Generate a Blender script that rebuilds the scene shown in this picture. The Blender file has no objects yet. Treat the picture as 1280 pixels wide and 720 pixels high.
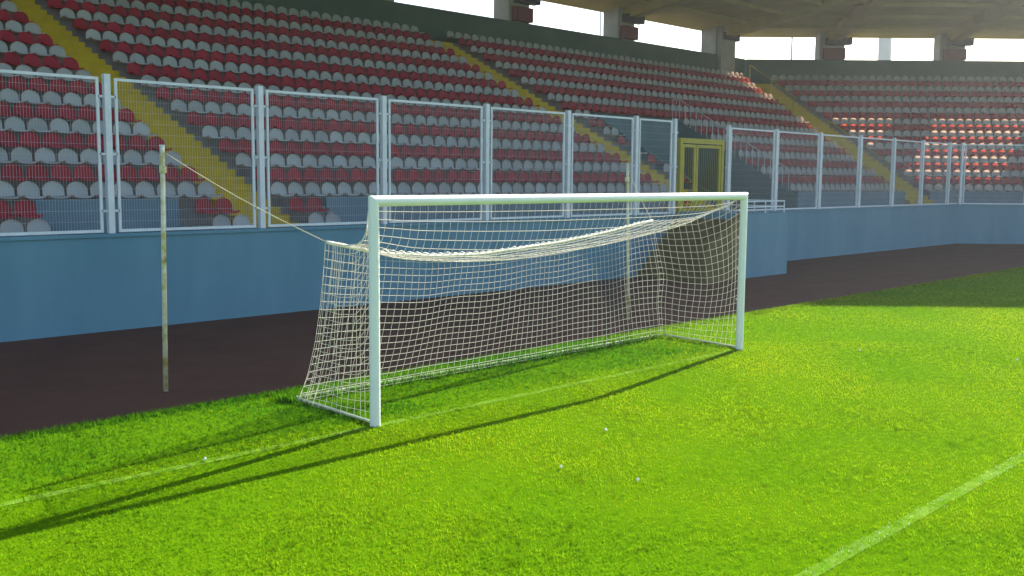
import bpy, bmesh, math, random
import numpy as np
from mathutils import Vector, Matrix
random.seed(7)
rng = np.random.default_rng(7)
scene = bpy.context.scene
COL = scene.collection

# ------------------------------------------------------------------ materials
def new_mat(name):
    m = bpy.data.materials.new(name); m.use_nodes = True
    nt = m.node_tree
    return m, nt, nt.nodes['Principled BSDF'], nt.links

def mottled(name, c1, c2, scale=3.0, rough=0.7, bump=0.0, detail=6, spec=0.3, stretch=(1, 1, 1), fine=0.0, metallic=0.0):
    """two real colours of one surface mixed by noise, with an optional bump"""
    m, nt, b, L = new_mat(name)
    tc = nt.nodes.new('ShaderNodeTexCoord')
    mp = nt.nodes.new('ShaderNodeMapping'); mp.inputs['Scale'].default_value = stretch
    L.new(tc.outputs['Object'], mp.inputs['Vector'])
    n = nt.nodes.new('ShaderNodeTexNoise'); n.inputs['Scale'].default_value = scale
    n.inputs['Detail'].default_value = detail; n.inputs['Roughness'].default_value = 0.65
    L.new(mp.outputs['Vector'], n.inputs['Vector'])
    r = nt.nodes.new('ShaderNodeValToRGB')
    r.color_ramp.elements[0].position = 0.33; r.color_ramp.elements[1].position = 0.68
    r.color_ramp.elements[0].color = (*c1, 1); r.color_ramp.elements[1].color = (*c2, 1)
    L.new(n.outputs['Fac'], r.inputs['Fac'])
    L.new(r.outputs['Color'], b.inputs['Base Color'])
    b.inputs['Roughness'].default_value = rough
    b.inputs['Specular IOR Level'].default_value = spec
    b.inputs['Metallic'].default_value = metallic
    if bump:
        n2 = nt.nodes.new('ShaderNodeTexNoise'); n2.inputs['Scale'].default_value = fine or scale * 9
        n2.inputs['Detail'].default_value = 4
        L.new(tc.outputs['Object'], n2.inputs['Vector'])
        bp = nt.nodes.new('ShaderNodeBump'); bp.inputs['Strength'].default_value = bump; bp.inputs['Distance'].default_value = 0.02
        L.new(n2.outputs['Fac'], bp.inputs['Height']); L.new(bp.outputs['Normal'], b.inputs['Normal'])
    return m

M = {}
M['concrete'] = mottled('grey_concrete', (.15, .15, .15), (.24, .23, .22), 1.6, .85, .15)
M['soffit'] = mottled('roof_soffit', (.33, .265, .06), (.43, .36, .095), .35, .8, .05)
M['beam'] = mottled('roof_beam_paint', (.34, .28, .07), (.43, .36, .10), .8, .7)
M['pillar'] = mottled('pillar_concrete', (.26, .27, .25), (.36, .36, .33), .9, .85, .1)
M['parapet'] = mottled('dark_green_paint', (.045, .090, .070), (.065, .118, .095), .6, .75, .05)
M['teal'] = mottled('teal_paint', (.030, .110, .130), (.045, .140, .160), .8, .7, .05)
M['bluewall'] = mottled('blue_wall_paint', (.088, .222, .295), (.120, .268, .342), 1.1, .62, .08, detail=9, stretch=(1, 1, .22))
M['riser'] = mottled('blue_grey_paint', (.10, .18, .23), (.14, .22, .27), .9, .75, .06)
M['track'] = mottled('dark_running_track', (.066, .027, .016), (.094, .041, .026), 1.1, .9, .5, fine=60)
M['soil'] = mottled('bare_ground', (.10, .085, .06), (.14, .12, .09), .5, .95, .2)
M['yellow'] = mottled('worn_yellow_paint', (.50, .35, .005), (.62, .45, .008), 1.6, .65, .06, detail=8)
M['olive'] = mottled('dull_olive_paint', (.10, .085, .030), (.15, .13, .045), 1.4, .7, .06)
M['riseryellow'] = mottled('shaded_yellow_riser', (.40, .275, .008), (.50, .36, .010), 2.4, .75, .06)  # darker yellow paints riser shade into the colour so the steps read
M['gateyellow'] = mottled('yellow_metal_paint', (.33, .28, .02), (.42, .35, .035), 2.5, .5)
M['whitemetal'] = mottled('white_metal_paint', (.58, .63, .65), (.70, .74, .76), 4, .42, spec=.5)
M['goalwhite'] = mottled('white_goal_paint', (.78, .79, .76), (.84, .85, .82), 3, .35, spec=.5)
M['frame'] = mottled('faded_white_bar_paint', (.62, .64, .42), (.72, .74, .56), 5, .5)
M['pole'] = mottled('worn_pole_paint', (.52, .45, .18), (.78, .76, .66), 3.2, .6, detail=3, stretch=(1, 1, 1.2))
_n = M['pole'].node_tree; _r = [x for x in _n.nodes if x.type == 'VALTORGB'][0]
_r.color_ramp.elements[0].position = .30; _e = _r.color_ramp.elements.new(.40); _e.color = (.46, .38, .10, 1)
_e = _r.color_ramp.elements.new(.52); _e.color = (.62, .58, .40, 1); _r.color_ramp.elements[0].color = (.10, .05, .02, 1)
M['rope'] = mottled('pale_rope', (.58, .52, .32), (.70, .64, .42), 9, .9)
M['cord'] = mottled('white_cord', (.76, .74, .66), (.84, .82, .76), 12, .85)
M['seatwhite'] = mottled('white_seat_plastic', (.43, .485, .49), (.54, .595, .595), 1.3, .45, spec=.35)
M['seatred'] = mottled('red_seat_plastic', (.38, .018, .042), (.50, .028, .056), .9, .5, spec=.3)
M['steel'] = mottled('grey_mast_paint', (.42, .48, .47), (.50, .55, .54), 1, .5)
M['darkbox'] = mottled('dark_speaker_case', (.022, .026, .03), (.035, .04, .045), 3, .6)
M['redbox'] = mottled('dark_red_box_paint', (.12, .020, .018), (.17, .030, .024), 3, .55)
M['paint'] = mottled('chalky_line_paint', (.075, .20, .002), (.17, .29, .04), 5, .95, spec=0)

def thin_plastic(m, col, f):
    nt = m.node_tree; b = nt.nodes['Principled BSDF']; L = nt.links
    src = b.inputs['Base Color'].links[0].from_socket          # every seat has faded a little differently
    oi = nt.nodes.new('ShaderNodeObjectInfo'); mr = nt.nodes.new('ShaderNodeMapRange')
    mr.inputs['To Min'].default_value = .80; mr.inputs['To Max'].default_value = 1.12
    hs = nt.nodes.new('ShaderNodeHueSaturation'); L.new(oi.outputs['Random'], mr.inputs['Value']); L.new(mr.outputs['Result'], hs.inputs['Value'])
    L.new(src, hs.inputs['Color']); L.new(hs.outputs['Color'], b.inputs['Base Color'])
    tr = nt.nodes.new('ShaderNodeBsdfTranslucent'); tr.inputs['Color'].default_value = (*col, 1)
    mx = nt.nodes.new('ShaderNodeMixShader'); mx.inputs['Fac'].default_value = f
    L.new(b.outputs[0], mx.inputs[1]); L.new(tr.outputs[0], mx.inputs[2])
    L.new(mx.outputs[0], nt.nodes['Material Output'].inputs['Surface'])
thin_plastic(M['seatwhite'], (.80, .46, .30), .36); thin_plastic(M['seatred'], (.55, .075, .04), .38)
def net_mat():
    m, nt, b, L = new_mat('white_net_twine')
    b.inputs['Base Color'].default_value = (.78, .75, .68, 1); b.inputs['Roughness'].default_value = .9
    tr = nt.nodes.new('ShaderNodeBsdfTranslucent'); tr.inputs['Color'].default_value = (.80, .78, .68, 1)
    mx = nt.nodes.new('ShaderNodeMixShader'); mx.inputs['Fac'].default_value = .35
    L.new(b.outputs[0], mx.inputs[1]); L.new(tr.outputs[0], mx.inputs[2])
    L.new(mx.outputs[0], nt.nodes['Material Output'].inputs['Surface'])
    return m
M['net'] = net_mat()

def grass_mat(name, painted=False, deep=False):
    m, nt, b, L = new_mat(name)
    tc = nt.nodes.new('ShaderNodeTexCoord')
    def noise(scale, detail=4):
        n = nt.nodes.new('ShaderNodeTexNoise'); n.inputs['Scale'].default_value = scale; n.inputs['Detail'].default_value = detail
        L.new(tc.outputs['Object'], n.inputs['Vector']); return n
    n1, n2 = noise(.45), noise(11, 5)
    r = nt.nodes.new('ShaderNodeValToRGB'); e = r.color_ramp.elements
    e[0].position = .34; e[1].position = .66
    r2 = nt.nodes.new('ShaderNodeValToRGB'); f = r2.color_ramp.elements
    f[0].position = .36; f[1].position = .64
    if painted:
        e[0].color = (.32, .42, .20, 1); e[1].color = (.45, .54, .33, 1)
        f[0].color = (.8, .8, .8, 1); f[1].color = (1, 1, 1, 1)
    else:
        e[0].color = (.106, .240, .004, 1); e[1].color = (.180, .290, .004, 1)
        f[0].color = (.50, .58, .55, 1); f[1].color = (1.14, 1.08, 1.0, 1)
    if deep: e[0].color = (.036, .150, .006, 1); e[1].color = (.082, .205, .006, 1)
    L.new(n1.outputs['Fac'], r.inputs['Fac']); L.new(n2.outputs['Fac'], r2.inputs['Fac'])
    mu = nt.nodes.new('ShaderNodeMix'); mu.data_type = 'RGBA'; mu.blend_type = 'MULTIPLY'; mu.inputs[0].default_value = 1
    L.new(r.outputs['Color'], mu.inputs[6]); L.new(r2.outputs['Color'], mu.inputs[7])
    n4 = noise(4.2, 3); r4 = nt.nodes.new('ShaderNodeValToRGB'); r4.color_ramp.elements[0].position = .33; r4.color_ramp.elements[1].position = .42
    r4.color_ramp.elements[0].color = (.56, .56, .5, 1); r4.color_ramp.elements[1].color = (1, 1, 1, 1)
    L.new(n4.outputs['Fac'], r4.inputs['Fac'])            # small scuffed spots
    m4 = nt.nodes.new('ShaderNodeMix'); m4.data_type = 'RGBA'; m4.blend_type = 'MULTIPLY'; m4.inputs[0].default_value = 1
    L.new(mu.outputs[2], m4.inputs[6]); L.new(r4.outputs['Color'], m4.inputs[7]); mu = m4
    if not painted and not deep:                                   # drier, yellower patches of turf
        n3 = noise(.22, 5); r3 = nt.nodes.new('ShaderNodeValToRGB'); r3.color_ramp.elements[0].position = .47; r3.color_ramp.elements[1].position = .72
        r3.color_ramp.elements[0].color = (0, 0, 0, 1); r3.color_ramp.elements[1].color = (.5, .5, .5, 1)
        L.new(n3.outputs['Fac'], r3.inputs['Fac'])
        m3 = nt.nodes.new('ShaderNodeMix'); m3.data_type = 'RGBA'; m3.inputs[7].default_value = (.235, .285, .006, 1)
        L.new(r3.outputs['Color'], m3.inputs[0]); L.new(mu.outputs[2], m3.inputs[6]); mu = m3
    L.new(mu.outputs[2], b.inputs['Base Color'])
    b.inputs['Roughness'].default_value = .55; b.inputs['Specular IOR Level'].default_value = 0
    tr = nt.nodes.new('ShaderNodeBsdfTranslucent')
    hs = nt.nodes.new('ShaderNodeHueSaturation'); hs.inputs['Value'].default_value = 1.5 if not painted else 1.0
    L.new(mu.outputs[2], hs.inputs['Color']); L.new(hs.outputs['Color'], tr.inputs['Color'])
    mx = nt.nodes.new('ShaderNodeMixShader'); mx.inputs['Fac'].default_value = .5
    L.new(b.outputs[0], mx.inputs[1]); L.new(tr.outputs[0], mx.inputs[2])
    L.new(mx.outputs[0], nt.nodes['Material Output'].inputs['Surface'])
    return m
M['blade'] = grass_mat('grass_blade')
M['bladedeep'] = grass_mat('deep_green_blade', False, True)  # deeper green for blades behind the goal line
M['bladepaint'] = grass_mat('line_painted_blade', True)
M['turf'] = mottled('turf_base', (.064, .170, .002), (.105, .205, .002), 9, .95, .6, fine=40, spec=.0)

# ------------------------------------------------------------------ helpers
def link(name, bm, mats, parent=None, smooth=False):
    me = bpy.data.meshes.new(name); bm.to_mesh(me); bm.free()
    for m in (mats if isinstance(mats, (list, tuple)) else [mats]): me.materials.append(m)
    if smooth: me.polygons.foreach_set('use_smooth', [True] * len(me.polygons))
    o = bpy.data.objects.new(name, me); COL.objects.link(o)
    if parent: o.parent = parent
    return o
def tag(o, label=None, cat=None, group=None, kind=None):
    if label: o['label'] = label
    if cat: o['category'] = cat
    if group: o['group'] = group
    if kind: o['kind'] = kind
    return o
def empty(name, loc, label, cat, group=None):
    o = bpy.data.objects.new(name, None); o.empty_display_size = .2; o.location = loc; COL.objects.link(o)
    return tag(o, label, cat, group)
def part(name, bm, mats, root, smooth=False):
    """part mesh given in world coordinates, moved into its thing's frame"""
    bmesh.ops.translate(bm, verts=bm.verts, vec=-Vector(root.matrix_basis.translation))
    return link(name, bm, mats, root, smooth)
def prism(bm, pts, z0, z1):
    """solid over a 2D footprint; z0, z1 numbers or one value per corner"""
    n = len(pts)
    f = lambda z, i: z[i] if isinstance(z, (list, tuple)) else z
    lo = [bm.verts.new((p[0], p[1], f(z0, i))) for i, p in enumerate(pts)]
    hi = [bm.verts.new((p[0], p[1], f(z1, i))) for i, p in enumerate(pts)]
    fs = [bm.faces.new(lo[::-1]), bm.faces.new(hi)]
    for i in range(n):
        fs.append(bm.faces.new((lo[i], lo[(i + 1) % n], hi[(i + 1) % n], hi[i])))
    return fs
def box(bm, x0, x1, y0, y1, z0, z1):
    return prism(bm, [(x0, y0), (x1, y0), (x1, y1), (x0, y1)], z0, z1)
def tube(bm, pts, r, n=8, cap=True):
    pts = [Vector(p) for p in pts]
    rs = r if isinstance(r, (list, tuple)) else [r] * len(pts)
    rings = []
    for i, p in enumerate(pts):
        t = (pts[min(i + 1, len(pts) - 1)] - pts[max(i - 1, 0)]).normalized()
        ref = Vector((0, 0, 1)) if abs(t.z) < .9 else Vector((1, 0, 0))
        a = t.cross(ref).normalized(); b = t.cross(a)
        rings.append([bm.verts.new(p + (a * math.cos(2 * math.pi * k / n) + b * math.sin(2 * math.pi * k / n)) * rs[i]) for k in range(n)])
    for A, B in zip(rings, rings[1:]):
        for k in range(n): bm.faces.new((A[k], A[(k + 1) % n], B[(k + 1) % n], B[k]))
    if cap and n > 2:
        bm.faces.new(rings[0][::-1]); bm.faces.new(rings[-1])
def raw(name, verts, faces, mats, parent=None, midx=None, smooth=False):
    me = bpy.data.meshes.new(name)
    verts = np.asarray(verts, np.float32); faces = np.asarray(faces, np.int32); k = faces.shape[1]
    me.vertices.add(len(verts)); me.vertices.foreach_set('co', verts.ravel())
    me.loops.add(faces.size); me.loops.foreach_set('vertex_index', faces.ravel())
    me.polygons.add(len(faces)); me.polygons.foreach_set('loop_start', np.arange(0, faces.size, k, dtype=np.int32))
    for m in mats: me.materials.append(m)
    if midx is not None: me.polygons.foreach_set('material_index', np.asarray(midx, np.int32))
    if smooth: me.polygons.foreach_set('use_smooth', np.ones(len(faces), bool))
    me.update(calc_edges=True); me.validate()
    o = bpy.data.objects.new(name, me); COL.objects.link(o)
    if parent: o.parent = parent
    return o

# ------------------------------------------------------------------ camera
F, CX, CY, CZ, YAW, PIT, ROL = 1260.74, -6.7552, -8.8223, 2.7698, .780775, -.10938, .007943
fw = Vector((math.cos(PIT) * math.cos(YAW), math.cos(PIT) * math.sin(YAW), math.sin(PIT)))
rt = Vector((math.sin(YAW), -math.cos(YAW), 0)); up = rt.cross(fw)
rt, up = rt * math.cos(ROL) + up * math.sin(ROL), -rt * math.sin(ROL) + up * math.cos(ROL)
cam = bpy.data.cameras.new('camera'); cam.sensor_width = 36; cam.lens = 36 * F / 1280; cam.clip_start = .1; cam.clip_end = 3000
co = bpy.data.objects.new('camera', cam); COL.objects.link(co)
m = Matrix((rt, up, -fw)).transposed().to_4x4(); m.translation = (CX, CY, CZ); co.matrix_world = m
scene.camera = co
def pix(P):
    d = Vector(P) - Vector((CX, CY, CZ)); z = d.dot(fw)
    return 640 + F * d.dot(rt) / z, 360 - F * d.dot(up) / z, z

# ------------------------------------------------------------------ light
ELEV, AZ = math.radians(28.4), math.radians(10.1)
S = Vector((math.cos(ELEV) * math.cos(AZ), math.cos(ELEV) * math.sin(AZ), math.sin(ELEV)))
sun = bpy.data.lights.new('sun', 'SUN'); sun.energy = 5.0; sun.angle = math.radians(.5); sun.color = (1, .93, .80)
so = bpy.data.objects.new('sun', sun); so.rotation_euler = S.to_track_quat('Z', 'Y').to_euler(); so.location = (60, 10, 40); COL.objects.link(so)
w = bpy.data.worlds.new('World'); scene.world = w; w.use_nodes = True
nt = w.node_tree; bg = nt.nodes['Background']; bg.inputs['Strength'].default_value = .098
sk = nt.nodes.new('ShaderNodeTexSky'); sk.sky_type = 'NISHITA'; sk.sun_disc = False
sk.sun_elevation = ELEV; sk.sun_rotation = math.pi / 2 - AZ; sk.air_density = 1.0; sk.dust_density = 1.2; sk.ozone_density = 1.0
nt.links.new(sk.outputs[0], bg.inputs['Color'])
vs = scene.view_settings; vs.view_transform = 'Standard'; vs.look = 'None'; vs.exposure = 1.62; vs.gamma = 1; vs.use_curve_mapping = False

# ------------------------------------------------------------------ ground
def sheet(name, pts, z, mat):
    bm = bmesh.new(); bm.faces.new([bm.verts.new((x, y, z)) for x, y in pts]); o = link(name, bm, mat); o['kind'] = 'structure'; return o
EDGE = 2.2                                                            # where turf meets track
sheet('ground', [(-1500, -1500), (1500, -1500), (1500, 1500), (-1500, 1500)], -.06, M['soil'])
sheet('track', [(-60, EDGE), (75, EDGE), (75, 8.8), (-60, 8.8)], -.008, M['track'])
sheet('pitch', [(-60, -90), (60, -90), (60, EDGE), (-60, EDGE)], 0, M['turf'])
LINES = [('goal_line', -30, 7.5, -.06, .06), ('goal_area_line', -1.8, 9.3 + 2.0, -5.56, -5.44)]
for nme, x0, x1, y0, y1 in LINES:
    sheet(nme, [(x0, y0), (x1, y0), (x1, y1), (x0, y1)], .004, M['paint'])

# turf: individual blades where the camera can tell them apart
def blades():
    P = []; 
    # candidate roots, denser near the camera
    for (lo, hi, dens) in ((3.5, 8, 2900), (8, 12, 1900), (12, 17, 1100), (17, 24, 520), (24, 34, 220)):
        x0, x1, y0, y1 = -14, 31, -15, EDGE + .02
        n = int((x1 - x0) * (y1 - y0) * dens)
        p = np.stack([rng.uniform(x0, x1, n), rng.uniform(y0, y1, n)], 1)
        d = p - np.array([CX, CY]); z = d @ np.array([fw.x, fw.y]) ; x = d @ np.array([rt.x, rt.y])
        ok = (z > lo) & (z <= hi) & (np.abs(x) < .58 * z + 1.5)
        P.append(p[ok])
    # ragged longer fringe along the track edge
    n = 26000
    e = np.stack([rng.uniform(-6, 31, n), EDGE - np.abs(rng.normal(0, .10, n)) + .05], 1); P.append(e)
    # long uncut grass round the ground bars where a mower cannot reach
    n = 15000
    g = np.stack([rng.uniform(-.1, 7.7, n), rng.normal(1.74, .09, n)], 1); P.append(g)
    n = 2500
    g2 = np.stack([rng.normal(0.05, .07, n), rng.uniform(.1, 1.7, n)], 1); g3 = np.stack([rng.normal(7.5, .07, n), rng.uniform(.1, 1.7, n)], 1)
    P += [g2, g3]
    nlong = 26000 + 15000 + 5000
    p = np.concatenate(P); n = len(p)
    patch = .5 + .5 * np.sin(p[:, 0] * 2.1 + 1.7 * np.sin(p[:, 1] * 1.3)) * np.sin(p[:, 1] * 1.9 + 1.1 * np.sin(p[:, 0] * .9))
    h = rng.uniform(.013, .029, n) * (.65 + .7 * patch)
    h[-nlong:] = rng.uniform(.022, .062, nlong); h[-5000:] *= .75; h[-20000:-5000] *= 1.7
    # behind the goal line the turf is a little longer
    back = p[:, 1] > .1
    h[back] *= 1.25
    a = rng.uniform(0, 2 * math.pi, n); wd = rng.uniform(.003, .0055, n)
    depth = (p - np.array([CX, CY])) @ np.array([fw.x, fw.y]); wd *= np.clip(depth / 8, 1, 2.6)
    lean = rng.normal(0, .55, (n, 2)) * h[:, None]
    dx, dy = np.cos(a) * wd, np.sin(a) * wd
    V = np.zeros((n, 3, 3))
    V[:, 0, 0] = p[:, 0] - dx; V[:, 0, 1] = p[:, 1] - dy
    V[:, 1, 0] = p[:, 0] + dx; V[:, 1, 1] = p[:, 1] + dy
    V[:, 2, 0] = p[:, 0] + lean[:, 0]; V[:, 2, 1] = p[:, 1] + lean[:, 1]; V[:, 2, 2] = h
    mid = np.zeros(n, np.int32)
    deep = np.clip((p[:, 1] - .05) / .5, 0, 1) * np.clip((9 - p[:, 0]) / 3, 0, 1)
    mid[rng.uniform(0, 1, n) < deep] = 2
    for nme, x0, x1, y0, y1 in LINES:
        chance = .03 if nme == 'goal_line' else .26
        inl = (p[:, 0] > x0) & (p[:, 0] < x1) & (p[:, 1] > y0 - .01) & (p[:, 1] < y1 + .01)
        wear = .5 + .5 * np.sin(p[:, 0] * 3.3) * np.sin(p[:, 0] * 1.27 + 1)
        mid[inl & (rng.uniform(0, 1, n) < chance * (.45 + .8 * wear))] = 1
    o = raw('grass', V.reshape(-1, 3), np.arange(3 * n).reshape(-1, 3), [M['blade'], M['bladepaint'], M['bladedeep']], None, mid)
    tag(o, 'short bright green grass covering the pitch, longer along the dark track edge', 'grass', kind='stuff')
blades()

# ------------------------------------------------------------------ stand geometry
WY = 8.75                                          # front wall face, straight stand
K0 = Vector((39.0, WY)); T2 = Vector((.7, -.714)).normalized(); N2 = Vector((.714, .7)).normalized()
HT = .414                                          # tan of half the turn at the corner
def Q1(x, d): return (x, WY + d)
def Q2(s, d): p = K0 + T2 * s + N2 * d; return (p.x, p.y)
def mx(d): return K0.x + HT * d                    # straight part ends here
def ms(d): return -HT * d                          # corner part begins here
X0, S1 = -14.0, 40.0
NROW, PITCH, RISE = 21, .625, .341
D0 = 10.3 - WY                                     # seat line of row 0
Z0 = 1.37
def dfront(k): return D0 - .27 + PITCH * k
def zt(k): return Z0 + RISE * k
WALK = 1.02
PIT0, PIT1, PITROWS = 23.5, 29.3, range(2, 11)
STAIRS = [(4.62, 5.92), (21.75, 23.0)]
def sx(d, i=0): return (-.105, -.140)[i] * (d - 2.85)
def sr(d, i=0): return (-.138, -.150)[i] * (d - 2.85)     # right edge: the flight narrows towards the top
STW = .75                                          # half width of the corner stair

stand = empty('grandstand', (20, WY, 0), 'covered grandstand with red and white seat rows, yellow stairs and openings under its roof', 'grandstand')
bm = bmesh.new(); rb = bmesh.new()
for k in range(NROW):
    d0 = dfront(k); d1 = dfront(k + 1) if k < NROW - 1 else 14.98
    zb = max(zt(k) - .75, .02)
    if k < 2: segs = []
    elif k in PITROWS: segs = [(X0, PIT0), (PIT1, None)]
    else: segs = [(X0, None)]
    if k < 2:                                       # the two lowest rows exist only beside the stairs
        for a, b in ((-3.2, .55), (3.45, 7.2), (20.5, 23.1)): segs.append((a, b))
    for a, b in segs:
        pts = [Q1(a, d0), Q1(b if b is not None else mx(d0), d0), Q1(b if b is not None else mx(d1), d1), Q1(a, d1)]
        prism(bm, pts, zb, zt(k))
    if k >= 2:
        prism(bm, [Q2(ms(d0), d0), Q2(S1, d0), Q2(S1, d1), Q2(ms(d1), d1)], zb, zt(k))
part('terrace', bm, M['concrete'], stand)
# blue retaining riser in front of the third row
bm = bmesh.new()
d0 = dfront(2)
for a, b in ((X0, -3.2), (.55, 3.45), (7.2, 20.5), (29.4, None)):
    xa, xb = a, (b if b is not None else mx(d0) - .8)
    box(bm, xa, xb, WY + d0 - .06, WY + d0 - .003, WALK, zt(2) + .22)
    part('retaining_wall', bm, M['riser'], stand); bm = bmesh.new()
prism(bm, [Q2(ms(d0) + .8, d0 - .06), Q2(S1, d0 - .06), Q2(S1, d0 - .003), Q2(ms(d0) + .8, d0 - .003)], WALK, zt(2) + .22)
part('retaining_wall', bm, M['riser'], stand)
bm = bmesh.new()
prism(bm, [Q1(X0, .3), Q1(mx(.3), .3), Q1(mx(D0 + 1), D0 + 1), Q1(X0, D0 + 1)], .1, WALK)
prism(bm, [Q2(ms(.3), .3), Q2(S1, .3), Q2(S1, D0 + 1), Q2(ms(D0 + 1), D0 + 1)], .1, WALK)
part('walkway', bm, M['concrete'], stand)
# parapet at the back
DB, PZ, OZ = 14.98, 9.72, 11.15
bm = bmesh.new()
prism(bm, [Q1(X0, DB), Q1(mx(DB), DB), Q1(mx(DB + .25), DB + .25), Q1(X0, DB + .25)], 0, PZ)
prism(bm, [Q2(ms(DB), DB), Q2(S1, DB), Q2(S1, DB + .25), Q2(ms(DB + .25), DB + .25)], 0, PZ)
part('parapet_wall', bm, M['parapet'], stand)
# pillars between the openings
P1 = [(x, x + 1.31) for x in (-5.4, 2.4, 10.2, 17.99, 25.79, 33.52)] + [(42.2, 43.7)]
P2 = [(s, s + 1.45) for s in (-2.0, 5.0, 12.0, 19.0, 26.0, 33.0)]
def roofz(d): return OZ + .12 + (DB - d) * .118
for q, L_ in ((Q1, P1), (Q2, P2)):
    for a, b in L_:
        bm = bmesh.new()
        prism(bm, [q(a, DB + .03), q(b, DB + .03), q(b, DB + 1.0), q(a, DB + 1.0)], PZ - .02, roofz(DB) + .1)
        prism(bm, [q(a, DB + .253), q(b, DB + .253), q(b, DB + 1.0), q(a, DB + 1.0)], 0, PZ - .023)
        if a == 42.2: prism(bm, [q(a + .1, DB - .3), q(b, DB - .3), q(b, DB - .003), q(a + .1, DB - .003)], 8.3, roofz(DB))
        part('pillar', bm, M['pillar'], stand)
# roof slab rising towards the pitch
DR = -2.14
bm = bmesh.new()
for (A, B) in (((lambda d: Q1(X0, d)), (lambda d: Q1(mx(d), d))), ((lambda d: Q2(ms(d), d)), (lambda d: Q2(S1, d)))):
    p = [A(DR), B(DR), B(DB + 1.2), A(DB + 1.2)]
    za = [roofz(DR)] * 2 + [roofz(DB + 1.2)] * 2
    prism(bm, p, za, [z + .32 for z in za])
roof = part('roof', bm, M['soffit'], stand)
def beam(q, a, b, d0=DR + .3, d1=DB - .02):
    bm = bmesh.new()
    p = [q(a, d0), q(b, d0), q(b, d1), q(a, d1)]
    zt_ = [roofz(d0) - .003, roofz(d0) - .003, roofz(d1) - .003, roofz(d1) - .003]
    zb_ = [z - h for z, h in zip(zt_, (.25, .25, .55, .55))]
    prism(bm, p, zb_, zt_)
    bmesh.ops.translate(bm, verts=bm.verts, vec=-Vector(stand.location))
    link('roof_beam', bm, M['beam'], roof)
for a, b in P1: beam(Q1, a + .35, b - .35)
for a, b in P2: beam(Q2, a + .35, b - .35)
for dd in (13.2, 11.0, 8.8, 6.6, 4.4):              # purlins
    bm = bmesh.new()
    z1 = roofz(dd) - .004
    prism(bm, [Q1(X0, dd), Q1(mx(dd), dd), Q1(mx(dd + .16), dd + .16), Q1(X0, dd + .16)], z1 - .24, z1 - .06)
    prism(bm, [Q2(ms(dd), dd), Q2(S1, dd), Q2(S1, dd + .16), Q2(ms(dd + .16), dd + .16)], z1 - .24, z1 - .06)
    bmesh.ops.translate(bm, verts=bm.verts, vec=-Vector(stand.location))
    link('purlin', bm, M['beam'], roof)
# yellow stairs
def stair_bm(foot):
    bm = bmesh.new()
    for k in range(0, NROW):
        df = dfront(k)
        prism(bm, foot(df - PITCH / 2, df - .002), max(zt(k) - RISE - .2, .1), zt(k) - RISE / 2)
        prism(bm, foot(df - .004, df + PITCH / 2 + .003), max(zt(k) - .25, .1), zt(k) + .004)
    prism(bm, foot(dfront(0) - PITCH, dfront(0) - PITCH / 2 - .002), .6, zt(0) - RISE + .005)
    for f in bm.faces:
        f.normal_update(); f.material_index = 1 if abs(f.normal.z) < .5 else 0
    return bm
for i, (a, b) in enumerate(STAIRS):
    part('stairway', stair_bm(lambda d0, d1, a=a, b=b, i=i: [Q1(a + sx(d0, i), d0), Q1(b + sr(d0, i), d0), Q1(b + sr(d1, i), d1), Q1(a + sx(d1, i), d1)]), [M['yellow'], M['riseryellow']], stand)
part('stairway', stair_bm(lambda d0, d1: [Q1(mx(d0) - STW, d0), Q1(mx(d0), d0), Q2(ms(d0) + STW, d0), Q2(ms(d1) + STW, d1), Q1(mx(d1), d1), Q1(mx(d1) - STW, d1)]), [M['yellow'], M['riseryellow']], stand)
# sunken stairwell (way out under the seats)
PD0, PD1 = dfront(2), dfront(11)
sw = bmesh.new()
zline = lambda d: zt(2) + (d - dfront(2)) * RISE / PITCH
box(sw, PIT0, PIT1, WY + PD1 - .15, WY + PD1 - .004, WALK, zt(11) + .12)
for x in (PIT0, PIT1 - .15):
    prism(sw, [Q1(x, PD0 - .1), Q1(x + .15, PD0 - .1), Q1(x + .15, PD1 - .153), Q1(x, PD1 - .153)], WALK, [zline(PD0) + .1] * 2 + [zline(PD1) + .05] * 2)
box(sw, PIT0 + .15, PIT1 - .15, WY + PD0 - .1, WY + PD1 - .153, .3, WALK)
part('stairwell', sw, M['teal'], stand)
rl = empty('stairwell_railing', ((PIT0 + PIT1) / 2, WY + PD1, zt(11)), 'white sloping railing with thin upright bars beside the sunken teal stairwell', 'railing')
bm = bmesh.new(); b2 = bmesh.new()
yb = WY + PD1 - .08; zb = zt(11) + .12
tube(bm, [(PIT1 - .6, yb, zb + .85), (PIT1 - .07, yb, zb + .85)], .011, 6)
xr = PIT1 - .07
tube(bm, [(xr, yb, zb + .85), (xr, WY + PD0, zline(PD0) + .95)], .013, 6)
for i in range(3):
    x = PIT1 - .1 - i * .25; tube(b2, [(x, yb, zb - .02), (x, yb, zb + .84)], .008, 6)
for i in range(1, 20):
    y = WY + PD0 + (PD1 - .08 - PD0) * i / 20; z = zline(y - WY); tube(b2, [(xr, y, z), (xr, y, z + .93)], .013, 6)
part('handrail', bm, M['whitemetal'], rl); part('baluster', b2, M['whitemetal'], rl)

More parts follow.
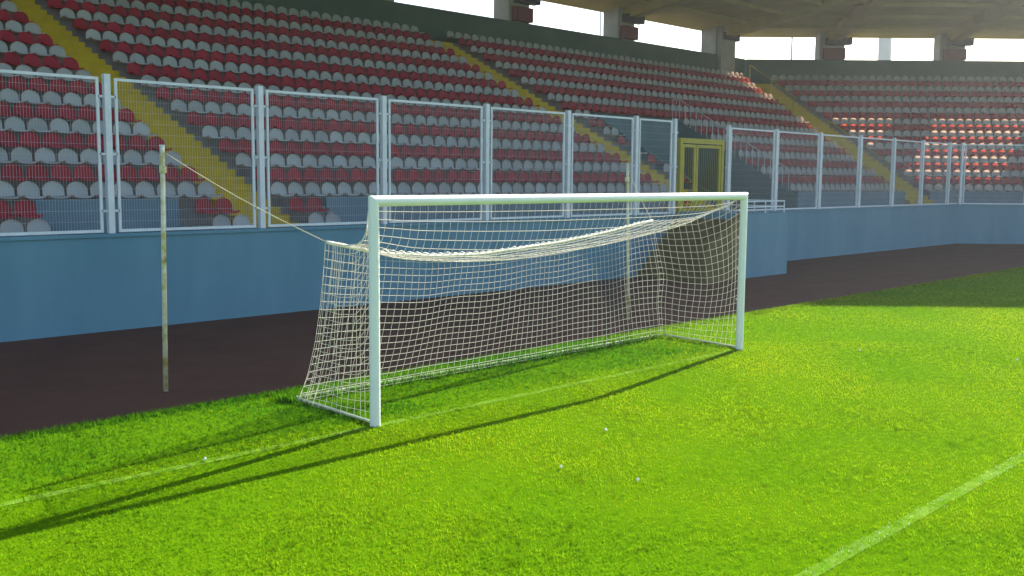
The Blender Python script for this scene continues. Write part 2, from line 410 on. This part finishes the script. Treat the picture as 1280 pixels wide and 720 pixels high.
# ------------------------------------------------------------------ blue front wall and landing
wall = bmesh.new()
prism(wall, [Q1(X0 - 6, 0), Q1(mx(0), 0), Q1(mx(.28), .28), Q1(X0 - 6, .28)], -.05, 1.66)
prism(wall, [Q2(ms(0), 0), Q2(S1, 0), Q2(S1, .28), Q2(ms(.28), .28)], -.05, 1.66)
wr = empty('perimeter_wall', (20, WY, 0), 'long plain blue painted wall along the dark running track under the mesh fence', 'wall')
part('wall_face', wall, M['bluewall'], wr)
cp = bmesh.new()
prism(cp, [Q1(X0 - 6, -.03), Q1(mx(-.03), -.03), Q1(mx(.31), .31), Q1(X0 - 6, .31)], 1.663, 1.72)
prism(cp, [Q2(ms(-.03), -.03), Q2(S1, -.03), Q2(S1, .31), Q2(ms(.31), .31)], 1.663, 1.72)
part('coping', cp, M['bluewall'], wr)
ld = empty('gate_landing', (18.6, 7.5, 0), 'blue block landing jutting out from the wall below the yellow gate', 'landing')
bm = bmesh.new(); box(bm, 17.9, 20.2, 6.4, WY - .033, -.05, 1.80); part('platform', bm, M['bluewall'], ld)
bm = bmesh.new()
for i in range(9): box(bm, 17.897 - .21 * (i + 1), 17.897 - .21 * i - (.002 if i else 0), 6.55, WY - .05, -.04, 1.80 - .18 * (i + 1))
part('step_flight', bm, M['olive'], ld)
bm = bmesh.new(); prism(bm, [(15.95, 6.4), (17.897, 6.4), (17.897, 6.545), (15.95, 6.545)], -.05, [.9, 1.95, 1.95, .9]); part('stringer', bm, M['olive'], ld)
bm = bmesh.new()
for z in (2.14, 1.98): tube(bm, [(18.0, 6.5, z), (20.1, 6.5, z), (20.1, 8.6, z)], .022, 6)
for x, y in ((18.0, 6.5), (19.05, 6.5), (20.1, 6.5), (20.1, 7.5), (20.1, 8.6)): tube(bm, [(x, y, 1.79), (x, y, 2.15)], .022, 6)
part('low_railing', bm, M['whitemetal'], ld)

# ------------------------------------------------------------------ mesh fence
def fence(name, q, posts, ztop, label, panels, twin=.15):
    root = empty(name, (*q(posts[0], .14), 1.72), label, 'fence')
    for s in posts:
        bm = bmesh.new()
        c = [q(s - .055, .08), q(s + .055, .08), q(s + .055, .19), q(s - .055, .19)]
        prism(bm, c, 1.58 if False else 1.723, ztop + .06)
        for z in (2.1, 3.1, 4.1):                  # brackets to the panel frames on both sides
            prism(bm, [q(s - twin - .02, .115), q(s + twin + .02, .115), q(s + twin + .02, .155), q(s - twin - .02, .155)], z, z + .04)
        part('fence_post', bm, M['whitemetal'], root)
    cache = {}
    for a, b in panels:
        L_ = round(b - a - 2 * twin, 2); z0, z1 = 1.74, ztop
        bm = bmesh.new(); t = .05
        f = lambda x0, x1, za, zb: prism(bm, [q(x0, .115), q(x1, .115), q(x1, .155), q(x0, .155)], za, zb)
        xa, xb = a + twin, b - twin
        f(xa, xa + t, z0, z1); f(xb - t, xb, z0, z1)
        f(xa + t + .001, xb - t - .001, z0, z0 + t); f(xa + t + .001, xb - t - .001, z1 - t, z1)
        fr = part('fence_panel', bm, M['whitemetal'], root)
        bm = bmesh.new(); r = .0017
        n = int((xb - xa - 2 * t) / .05)
        for i in range(1, n):
            x = xa + t + (xb - xa - 2 * t) * i / n
            p0 = q(x, .135)
            tube(bm, [(p0[0], p0[1], z0 + t), (p0[0], p0[1], z1 - t)], r, 3, False)
        for i in range(1, 14):
            z = z0 + (z1 - z0) * i / 14; p0, p1 = q(xa + t, .139), q(xb - t, .139)
            tube(bm, [(*p0, z), (*p1, z)], r, 3, False)
        bmesh.ops.translate(bm, verts=bm.verts, vec=-Vector(root.location))
        link('wire_mesh', bm, M['whitemetal'], fr)
pl = [-5.2, -2.15, .97, 4.02, 7.08, 10.2, 13.15, 16.02, 17.85]
fence('mesh_fence', Q1, pl, 4.45, 'tall white framed mesh fence on the blue wall left of the yellow gate', list(zip(pl, pl[1:])), .14)
pr = [20.72, 23.6, 26.62, 29.7, 32.6, 35.35, 38.15]
fence('mesh_fence', Q1, pr + [39.6], 4.38, 'white mesh fence with wide posts on the blue wall right of the yellow gate', list(zip(pr, pr[1:] + [39.6])), .12)
pk = [.15 + 3 * i for i in range(9)]
fence('mesh_fence', Q2, pk, 4.38, 'white mesh fence past the bend of the wall at the right edge', list(zip(pk, pk[1:])), .12)
g = empty('gate', (19.3, WY + .14, 1.72), 'yellow framed double gate in the gap between the white mesh fences', 'gate')
bm = bmesh.new()
for x0, x1 in ((18.1, 18.22), (20.3, 20.42)): box(bm, x0, x1, WY + .08, WY + .2, 1.723, 3.97)
box(bm, 18.221, 20.299, WY + .08, WY + .2, 3.82, 3.97)
part('gate_frame', bm, M['gateyellow'], g)
for x0, x1 in ((18.24, 18.93), (18.96, 20.28)):
    bm = bmesh.new()
    for a, b in ((x0, x0 + .09), (x1 - .09, x1)): box(bm, a, b, WY + .1, WY + .16, 1.78, 3.79)
    for a, b in ((1.78, 1.87), (3.70, 3.79)): box(bm, x0 + .091, x1 - .091, WY + .1, WY + .16, a, b)
    lf = part('gate_leaf', bm, M['gateyellow'], g)
    bm = bmesh.new()
    n = int((x1 - x0) / .1)
    for i in range(1, n): x = x0 + (x1 - x0) * i / n; tube(bm, [(x, WY + .13, 1.86), (x, WY + .13, 3.71)], .006, 4, False)
    bmesh.ops.translate(bm, verts=bm.verts, vec=-Vector(g.location)); link('gate_bars', bm, M['gateyellow'], lf)

# yellow rail on posts standing for the sunlit edge of the corner stair
hr = empty('sunlit_edge_rail', (mx(8), WY + 8, zt(11)), 'yellow rail on posts standing in for the sunlit edge of the corner stairs', 'handrail')
def hp(d, h): return (mx(d) - STW + .05, WY + d, zline(d) + h)
for da, db in ((13.9, 10.2), (7.6, 3.2)):
    bm = bmesh.new()
    tube(bm, [hp(da, .95), hp(db, .95)], .035, 8)
    for i in range(3): d = da + (db - da) * i / 2; tube(bm, [hp(d, -.2), hp(d, .95)], .032, 8)
    part('rail', bm, M['gateyellow'], hr)

# ------------------------------------------------------------------ boxes on pillars
side = lambda i: ['leftmost', 'second', 'third', 'fourth', 'fifth', 'sixth', 'seventh'][i]
def pillar_box(q, a, b, where):
    c = q((a + b) / 2, DB - .1)
    g1 = empty('wall_cabinet', (*c, 9.75), 'dark red cabinet low on ' + where, 'cabinet', 'dark red cabinets on the pillars')
    bm = bmesh.new(); prism(bm, [q(a + .16, DB - .25), q(b - .02, DB - .25), q(b - .02, DB + .027), q(a + .16, DB + .027)], PZ + .02, 10.36); part('case', bm, M['redbox'], g1)
    bm = bmesh.new(); prism(bm, [q(a + .24, DB - .27), q(b - .1, DB - .27), q(b - .1, DB - .253), q(a + .24, DB - .253)], 9.82, 10.28); part('door', bm, M['redbox'], g1)
    g2 = empty('loudspeaker', (*c, 10.5), 'dark loudspeaker above the red cabinet on ' + where, 'loudspeaker', 'dark loudspeakers on the pillars')
    bm = bmesh.new(); prism(bm, [q(a + .3, DB - .4), q(b + .3, DB - .4), q(b + .3, DB + .027), q(a + .3, DB + .027)], 10.55, 10.95); part('case', bm, M['darkbox'], g2)
    bm = bmesh.new(); prism(bm, [q(a + .36, DB - .42), q(b + .24, DB - .42), q(b + .24, DB - .403), q(a + .36, DB - .403)], 10.6, 10.9); part('grille', bm, M['steel'] if False else M['darkbox'], g2)
names = {4: '', 5: 'the pillar in the middle of the left run of openings'}
pillar_box(Q1, *P1[4], 'the leftmost pillar in view')
pillar_box(Q1, *P1[5], 'the second pillar from the left')
pillar_box(Q1, *P1[6], 'the pillar just before the corner of the stand')
pillar_box(Q2, *P2[0], 'the first pillar right of the corner')
pillar_box(Q2, *P2[1], 'the rightmost pillar in view')

# masts beyond the stand
def mast(px_x, dist, r, h, label, cat, name, lamp):
    d = fw + rt * ((px_x - 640) / F); d.z = 0; d.normalize()
    x, y = CX + d.x * dist, CY + d.y * dist
    g = empty(name, (x, y, -.06), label, cat)
    bm = bmesh.new(); tube(bm, [(x, y, -.06), (x, y, h)], [r, r * .75], 12); part('shaft', bm, M['steel'], g, True)
    bm = bmesh.new(); box(bm, x - r * 2, x + r * 2, y - r * 2, y + r * 2, -.05, .25); part('footing', bm, M['concrete'], g)
    if lamp:
        bm = bmesh.new()
        for i in range(-2, 3):
            for j in range(3): box(bm, x + i * .8 - .3, x + i * .8 + .3, y - .45 - r, y - r - .05, h - 2.4 + j * .8, h - 1.9 + j * .8)
        part('floodlight_bank', bm, M['darkbox'], g)
mast(1092, 105, .68, 38, 'thick pale floodlight mast seen through an opening right of the corner', 'mast', 'floodlight_mast', True)
mast(978.5, 85, .09, 22, 'thin grey pole seen through the corner opening beyond the stand', 'pole', 'thin_pole', False)
mast(745, 80, .07, 24, 'slender pole beyond the second full opening of the left stand', 'pole', 'thin_pole', False)

# ------------------------------------------------------------------ air: thin haze added for the veil of sun glare in the lens
hm = bpy.data.materials.new('glare_haze'); hm.use_nodes = True
hn = hm.node_tree; hn.nodes.remove(hn.nodes['Principled BSDF'])
pv = hn.nodes.new('ShaderNodeVolumePrincipled'); pv.inputs['Color'].default_value = (.9, .95, 1, 1); pv.inputs['Density'].default_value = .00052; pv.inputs['Anisotropy'].default_value = .65
hn.links.new(pv.outputs[0], hn.nodes['Material Output'].inputs['Volume'])
bm = bmesh.new(); box(bm, -1510, 1510, -1510, 1510, -1.06, 39.5); hz = link('haze', bm, hm); hz['kind'] = 'stuff'; hz['label'] = 'thin added haze standing in for the veil of sun glare'; hz['category'] = 'haze'

# ------------------------------------------------------------------ seats
def seat_meshes():
    def shell(name, prof, wfun, nx, mat):
        bm = bmesh.new(); G = []
        for i, (y, z) in enumerate(prof):
            v = i / (len(prof) - 1); w_ = wfun(v); row = []
            for j in range(nx + 1):
                u = -1 + 2 * j / nx
                curl = .035 * u ** 4
                row.append(bm.verts.new((u * w_, y - curl * (1 if name == 'backrest' else 0), z + (curl if name != 'backrest' else 0))))
            G.append(row)
        for i in range(len(G) - 1):
            for j in range(nx): bm.faces.new((G[i][j], G[i][j + 1], G[i + 1][j + 1], G[i + 1][j]))
        me = bpy.data.meshes.new(name); bm.to_mesh(me); bm.free(); me.materials.append(mat)
        me.polygons.foreach_set('use_smooth', [True] * len(me.polygons)); return me
    pan = [(-.20, .235), (-.205, .262), (-.17, .27), (-.05, .255), (.06, .245), (.12, .25), (.155, .275)]
    vb = [0, .12, .25, .38, .5, .61, .71, .80, .88, .94, .98, 1]
    back = [(.158 + .055 * v ** .6, .275 + .295 * v) for v in vb]
    wp = lambda v: .195 + .01 * v
    def wb(t):
        v = vb[int(round(t * (len(vb) - 1)))]
        return .207 if v < .3 else max(.03, .207 * (1 - ((v - .3) / .7) ** 2.4) ** .5)
    return {c: (shell('seat_pan', pan, wp, 6, M['seat' + c]), shell('backrest', back, wb, 10, M['seat' + c])) for c in ('white', 'red')}
SM = seat_meshes()
seats = []                                          # (x, y, z, rotz, row, block, number in row from the stairs)
SP = .47
for k in range(NROW):
    d = D0 + PITCH * k; z = zt(k)
    def put(q, s, rz, blk, n): 
        p = q(s, d); seats.append((p[0], p[1], z, rz, k, blk, n))
    if k < 2:
        for i in range(2): put(Q1, STAIRS[0][0] + sx(d) - .27 - SP * i, 0, 'A', i + 1); put(Q1, STAIRS[0][1] + sr(d) + .27 + SP * i, 0, 'B', i + 1); put(Q1, STAIRS[1][0] + sx(d, 1) - .27 - SP * i, 0, 'E', i + 1)
        for i in range(7): put(Q1, .3 - SP * i, 0, 'Z', i + 1)
        continue
    n = 0
    x = STAIRS[0][0] + sx(d) - .27
    while x > -8: n += 1; put(Q1, x, 0, 'A', n); x -= SP
    n = 0; x = STAIRS[0][1] + sr(d) + .27
    while x < STAIRS[1][0] + sx(d, 1) - .26: n += 1; put(Q1, x, 0, 'B', n); x += SP
    n = 0; x = STAIRS[1][1] + sr(d, 1) + .27
    while x < mx(d) - STW - .28:
        n += 1
        if not (k in PITROWS and PIT0 - .25 < x < PIT1 + .25): put(Q1, x, 0, 'C', n)
        x += SP
    n = 0; s = ms(d) + STW + .3
    while s < 26: n += 1; put(Q2, s, math.atan2(T2.y, T2.x), 'D', n); s += SP
vis = []
for i, (x, y, z, rz, k, blk, n) in enumerate(seats):
    px, py, dep = pix((x, y + .2, z + .42))
    if -14 < px < 1294 and py > -12: vis.append((dep, i))
vis.sort(); near = [i for _, i in vis[:300]]
nearset = set(near)
ORD = ['first', 'second', 'third', 'fourth', 'fifth', 'sixth', 'seventh', 'eighth', 'ninth', 'tenth', 'eleventh', 'twelfth', 'thirteenth', 'fourteenth',
       'fifteenth', 'sixteenth', 'seventeenth', 'eighteenth', 'nineteenth', 'twentieth'] + ['twenty-' + a for a in ('first', 'second', 'third', 'fourth', 'fifth', 'sixth', 'seventh', 'eighth', 'ninth')] + ['thirtieth'] + ['thirty-' + a for a in ('first', 'second', 'third', 'fourth', 'fifth', 'sixth', 'seventh')]
def seat_label(k, blk, n):
    c = 'white' if k % 2 == 0 else 'red'
    row = f'{ORD[k // 2]} {c} row from the bottom'
    if blk == 'Z': return f'{c} seat, {row}, {ORD[n-1]} from right of the far left group'
    if blk == 'A': return f'{c} plastic seat, {row}, {ORD[n-1]} left of the nearest yellow stairs'
    if blk == 'B': return f'{c} plastic seat, {row}, {ORD[n-1]} right of the nearest yellow stairs'
    if blk == 'E': return f'{c} plastic seat, {row}, {ORD[n-1]} left of the middle yellow stairs'
    return f'{c} plastic seat, {row}, {ORD[n-1]} right of the middle yellow stairs'
for i in near:
    x, y, z, rz, k, blk, n = seats[i]
    c = 'white' if k % 2 == 0 else 'red'
    jz = random.gauss(0, .012)
    o = bpy.data.objects.new('stadium_seat', None); o.empty_display_size = .1
    o.location = (x, y, z); o.rotation_euler = (random.gauss(0, .012), 0, rz + jz); COL.objects.link(o)
    tag(o, seat_label(k, blk, n), 'seat', 'plastic bucket seats in the stand')
    for me in SM[c]:
        ch = bpy.data.objects.new(me.name, me); ch.parent = o; COL.objects.link(ch)
# all the other seats as one object
V, Fc, MI = [], [], []
base = {}
for c in SM:
    vv, ff, off = [], [], 0
    for me in SM[c]:
        a = np.zeros(len(me.vertices) * 3, np.float32); me.vertices.foreach_get('co', a); vv.append(a.reshape(-1, 3))
        ff += [[v + off for v in p.vertices] for p in me.polygons]; off += len(me.vertices)
    base[c] = (np.concatenate(vv), np.array(ff))
off = 0
for i, (x, y, z, rz, k, blk, n) in enumerate(seats):
    if i in nearset: continue
    c = 'white' if k % 2 == 0 else 'red'; v, f = base[c]
    a = rz + random.gauss(0, .015); ca, sa = math.cos(a), math.sin(a)
    V.append(np.stack([x + v[:, 0] * ca - v[:, 1] * sa, y + v[:, 0] * sa + v[:, 1] * ca, z + v[:, 2]], 1))
    Fc.append(f + off); off += len(v); MI.append(np.full(len(f), 0 if c == 'white' else 1))
o = raw('distant_seats', np.concatenate(V), np.concatenate(Fc), [M['seatwhite'], M['seatred']], None, np.concatenate(MI), True)
tag(o, 'far rows of alternating red and white plastic seats filling the upper stand', 'seats', kind='stuff')

# ------------------------------------------------------------------ scraps on the turf
for px_, py_, lab in ((256, 577, 'tiny white paper scrap standing on the goal line left of the goal'),
                      (757, 540, 'tiny pale scrap on the grass just in front of the crossbar shadow'),
                      (701, 587, 'tiny pale scrap on open grass, lower left one below the goal shadow'),
                      (797, 603, 'largest pale scrap lying on open grass in the foreground'),
                      (1075, 440, 'small white scrap on the grass right of the far goalpost'),
                      (1271, 452, 'tiny white scrap at the right edge of the sunlit grass')):
    d_ = fw + rt * ((px_ - 640) / F) - up * ((py_ - 360) / F); t_ = -CZ / d_.z
    x_, y_ = CX + d_.x * t_, CY + d_.y * t_
    bm = bmesh.new(); q_ = random.uniform(0, 3); k_ = .016 + .0009 * t_
    ring = [bm.verts.new((k_ * math.cos(q_ + a) * random.uniform(.6, 1), k_ * math.sin(q_ + a) * random.uniform(.6, 1), .018 + random.uniform(0, .022))) for a in (0, 1.2, 2.4, 3.6, 4.9)]
    c_ = bm.verts.new((0, 0, .05)); c2_ = bm.verts.new((0, 0, .012))
    for i in range(5): bm.faces.new((ring[i], ring[(i + 1) % 5], c_)); bm.faces.new((ring[(i + 1) % 5], ring[i], c2_))
    o = link('paper_scrap', bm, M['cord']); o.location = (x_, y_, 0); tag(o, lab, 'litter', 'pale scraps on the pitch')

# ------------------------------------------------------------------ goal
GW = 7.44
goal = empty('football_goal', (0, 0, 0), 'white football goal with sagging net standing on the green pitch', 'goal')
RP, NP = .06, 24
def mitre(x, sgn): return [(x + RP * math.cos(a), RP * math.sin(a), 2.5 + sgn * RP * math.cos(a)) for a in (2 * math.pi * k / NP for k in range(NP))]
def skin(bm, A, B):
    A = [bm.verts.new(p) for p in A]; B = [bm.verts.new(p) for p in B]
    for k in range(NP): bm.faces.new((A[k], A[(k + 1) % NP], B[(k + 1) % NP], B[k]))
for x, sgn in ((0, -1), (GW, 1)):                    # posts and bar meet in a mitred corner
    bm = bmesh.new(); top_ring = mitre(x, sgn); skin(bm, [(p[0], p[1], -.02) for p in top_ring], top_ring); link('post', bm, M['goalwhite'], goal, True)
bm = bmesh.new(); A, B = mitre(0, -1), mitre(GW, 1)
skin(bm, A, [(GW + (p[2] - 2.5), p[1], p[2]) for p in A]); link('crossbar', bm, M['goalwhite'], goal, True)
bm = bmesh.new()
B0, B1 = (.06, 1.67), (7.58, 1.64)
tube(bm, [(.0, .06, .035), (B0[0], B0[1], .045), (B1[0], B1[1], .045), (GW, .06, .035)], .02, 8); link('ground_frame', bm, M['frame'], goal)

def interp(tab, t):
    xs = [a for a, *_ in tab]
    return [float(np.interp(t, xs, [r[i] for r in tab])) for i in range(1, len(tab[0]))]
REAR = [(0, .0, .90, 2.01), (.115, .857, .999, 1.828), (.24, 1.797, 1.119, 1.744), (.37, 2.774, 1.244, 1.71), (.63, 4.684, 1.488, 1.787), (.81, 6.043, 1.662, 1.893), (.95, 7.1, 1.80, 2.005), (1, 7.47, 1.845, 2.034)]
us = np.linspace(0, 1, 400)
raw_rear = np.array([interp(REAR, u) for u in us])
ker = np.hanning(41); ker /= ker.sum()
pad = np.pad(raw_rear, ((20, 20), (0, 0)), mode='reflect', reflect_type='odd')
sm = np.stack([np.convolve(pad[:, i], ker, 'valid') for i in range(3)], 1)
def rear(u): return Vector([float(np.interp(u, us, sm[:, i])) for i in range(3)])
def front(u): return Vector((GW * u, .065, 2.475))
TL = [(0, .067, 2.47), (.06, .10, 2.36), (.14, .13, 2.16), (.26, .24, 2.02), (.55, .55, 1.985), (1, .90, 2.01)]
TR = [(0, .067, 2.47), (.12, .2, 2.40), (.25, .41, 2.29), (.5, .95, 2.13), (.78, 1.45, 2.06), (1, 1.845, 2.034)]
def edge_curve(tab, x0, x1, v): y, z = interp(tab, v); return Vector((x0 + (x1 - x0) * v, y, z))
def top(u, v):
    f, r = front(u), rear(u)
    k = 7.5 * (1 - u) ** 1.0 + 2.6
    g_ = (1 - math.exp(-k * v)) / (1 - math.exp(-k))
    mid = Vector((f.x + (r.x - f.x) * v, f.y + (r.y - f.y) * v ** 1.25, f.z + (r.z - f.z) * g_ - .05 * math.sin(math.pi * v)))
    wl = max(0, 1 - u / .10) ** 2; wr_ = max(0, 1 - (1 - u) / .13) ** 2
    a = edge_curve(TL, 0, 0, v); b = edge_curve(TR, GW, 7.47, v)
    p = mid * (1 - wl - wr_) if wl + wr_ <= 1 else mid * 0
    q = p + a * wl + b * wr_
    q.x = mid.x
    return q
LE = [(0, .90, 2.01), (.13, .95, 1.75), (.37, 1.04, 1.27), (.61, 1.17, .78), (.81, 1.33, .38), (1, 1.55, .03)]
RE = [(0, 1.845, 2.034), (.47, 1.62, 1.08), (.72, 1.68, .58), (1, 1.62, .03)]
def back(u, w_):
    yl, zl = interp(LE, w_); yr, zr = interp(RE, w_)
    r = rear(u); bx = .02 + (7.56 - .02) * u
    z = r.z * (1 - w_) + .03 * w_
    by = 1.56 + .04 * u
    k = 1.5 * (1 - u) + 1.0 * u
    y = r.y + (by - r.y) * w_ ** k
    fr = max(0, 1 - (1 - u) / .12) ** 2; fl = max(0, 1 - u / .12) ** 2
    y = y * (1 - fr - fl) + yr * fr + yl * fl
    y += .03 * math.sin(u * 23) * math.sin(math.pi * w_)
    z -= .012 * math.sin(u * 31 + w_ * 3) * math.sin(math.pi * w_)
    return Vector((r.x + (bx - r.x) * w_, y, z))
def sideL(a, w_):
    t = edge_curve(TL, 0, 0, max(a, .0)); t0 = Vector((0.0, .067, 2.47)) if a == 0 else t
    e = interp(LE, w_); b = Vector((.0, .07 + (1.55 - .07) * a, .03))
    frac = a
    y = .067 + (e[0] - .067) * a
    z = t0.z * (1 - w_) + .03 * w_
    return Vector((-.05 * math.sin(math.pi * a) * math.sin(math.pi * w_) + .015 * math.sin(a * 17 + w_ * 5), y * w_ ** .35 + t0.y * (1 - w_ ** .35), z))
def sideR(a, w_):
    t = edge_curve(TR, GW, 7.47, a); e = interp(RE, w_)
    y = .067 + (e[0] - .067) * a
    z = t.z * (1 - w_) + .03 * w_ - .10 * math.sin(math.pi * a) * math.sin(math.pi * w_)
    x = GW + (7.5 - GW) * a + .30 * math.sin(math.pi * a ** .9) * math.sin(math.pi * min(1, w_ * .9 + .05)) 
    return Vector((x, y * w_ ** .35 + t.y * (1 - w_ ** .35), z))
def net_part(name, fun, nu, nv, parent, R=.0036, su=1, sv=1):
    """twine grid: strands along both parameters of a hanging surface"""
    bm = bmesh.new()
    for i in range(nu + 1): tube(bm, [fun(i / nu, j / (nv * sv)) for j in range(nv * sv + 1)], R, 3, False)
    for j in range(nv + 1): tube(bm, [fun(i / (nu * su), j / nv) for i in range(nu * su + 1)], R, 3, False)
    return link(name, bm, M['net'], parent, True)
netroot = net_part('net', back, 62, 20, goal)
_tab = {}
def top_even(u, t):
    '''the top net with its cross strands evenly spaced along the twine'''
    key = round(u, 4)
    if key not in _tab:
        P = [top(u, i / 60) for i in range(61)]
        c = np.concatenate([[0], np.cumsum([(b - a).length for a, b in zip(P, P[1:])])]); _tab[key] = c / c[-1]
    return top(u, float(np.interp(t, _tab[key], np.linspace(0, 1, 61))))
nt_bm = bmesh.new()
for i in range(63): tube(nt_bm, [top_even(i / 62, j / 30) for j in range(31)], .0024, 3, False)
for j in range(14): tube(nt_bm, [top_even(i / 124, j / 13) for i in range(125)], .0045, 3, False)
link('net_top', nt_bm, M['net'], netroot, True)
net_part('net_side', sideL, 13, 20, netroot)
net_part('net_side', sideR, 14, 20, netroot)
bm = bmesh.new()
tube(bm, [rear(i / 80) for i in range(81)], .024, 6)
tube(bm, [edge_curve(TL, 0, 0, i / 24) for i in range(25)], .008, 6)
tube(bm, [edge_curve(TR, GW, 7.47, i / 24) for i in range(25)], .007, 6)
for i in range(44):                                  # bunched loops of twine along the rear edge
    u = .12 + i / 44 * .85; p = rear(u)
    tube(bm, [p + Vector((-.09, -.03 - .02 * random.random(), .02)), p + Vector((0, -.05, .035 + .02 * random.random())), p + Vector((.09, -.02, .015))], .008, 4)
link('edge_cord', bm, M['cord'], netroot, True)
for x in (0, GW):
    bm = bmesh.new()
    for z in (.3, .8, 1.3, 1.8, 2.25): tube(bm, [(x, .055, z), (x, .085, z + .01), (x, .088, z + .04)], .007, 5)
    link('net_clip', bm, M['goalwhite'], goal)

# net support poles and ropes
def support(base, topp, label, rope_to, rlabel, nm='net_pole'):
    g = empty(nm, (base[0], base[1], 0), label, 'pole', 'poles holding up the goal net')
    bm = bmesh.new(); tube(bm, [base, tuple(b + (t - b) * .5 for b, t in zip(base, topp)), topp], [.032, .031, .029], 12); part('shaft', bm, M['pole'], g, True)
    bm = bmesh.new(); tube(bm, [topp, (topp[0], topp[1], topp[2] + .02)], .034, 12)
    part('cap', bm, M['whitemetal'], g)
    bm = bmesh.new(); zc = topp[2] - .33
    tube(bm, [(topp[0], topp[1], zc), (topp[0], topp[1], zc + .09)], .045, 12); part('collar', bm, M['pole'], g)
    t = Vector(topp) + Vector((0, 0, -.06)); e = Vector(rope_to); bm = bmesh.new()
    pts = [t.lerp(e, i / 16) - Vector((0, 0, .05 * math.sin(math.pi * i / 16))) for i in range(17)]
    tube(bm, pts, .0052, 6)
    r = link('tension_rope', bm, M['rope'], None, True); tag(r, rlabel, 'rope', 'ropes pulling the goal net back')
support((-.83, 3.3, 0), (-.78, 3.3, 3.12), 'worn white and yellow pole standing on the dark track left of the goal', (0, .90, 2.01), 'pale yellow rope from the left pole to the near corner of the net')
support((8.80, 3.37, 0), (8.68, 3.37, 3.03), 'slim worn pole on the track seen through the far half of the net', (7.47, 1.845, 2.034), 'pale rope from the pole behind the goal to the far net corner')
scene.cycles.use_denoising = True
scene.cycles.max_bounces = 8
scene.cycles.sample_clamp_indirect = 6
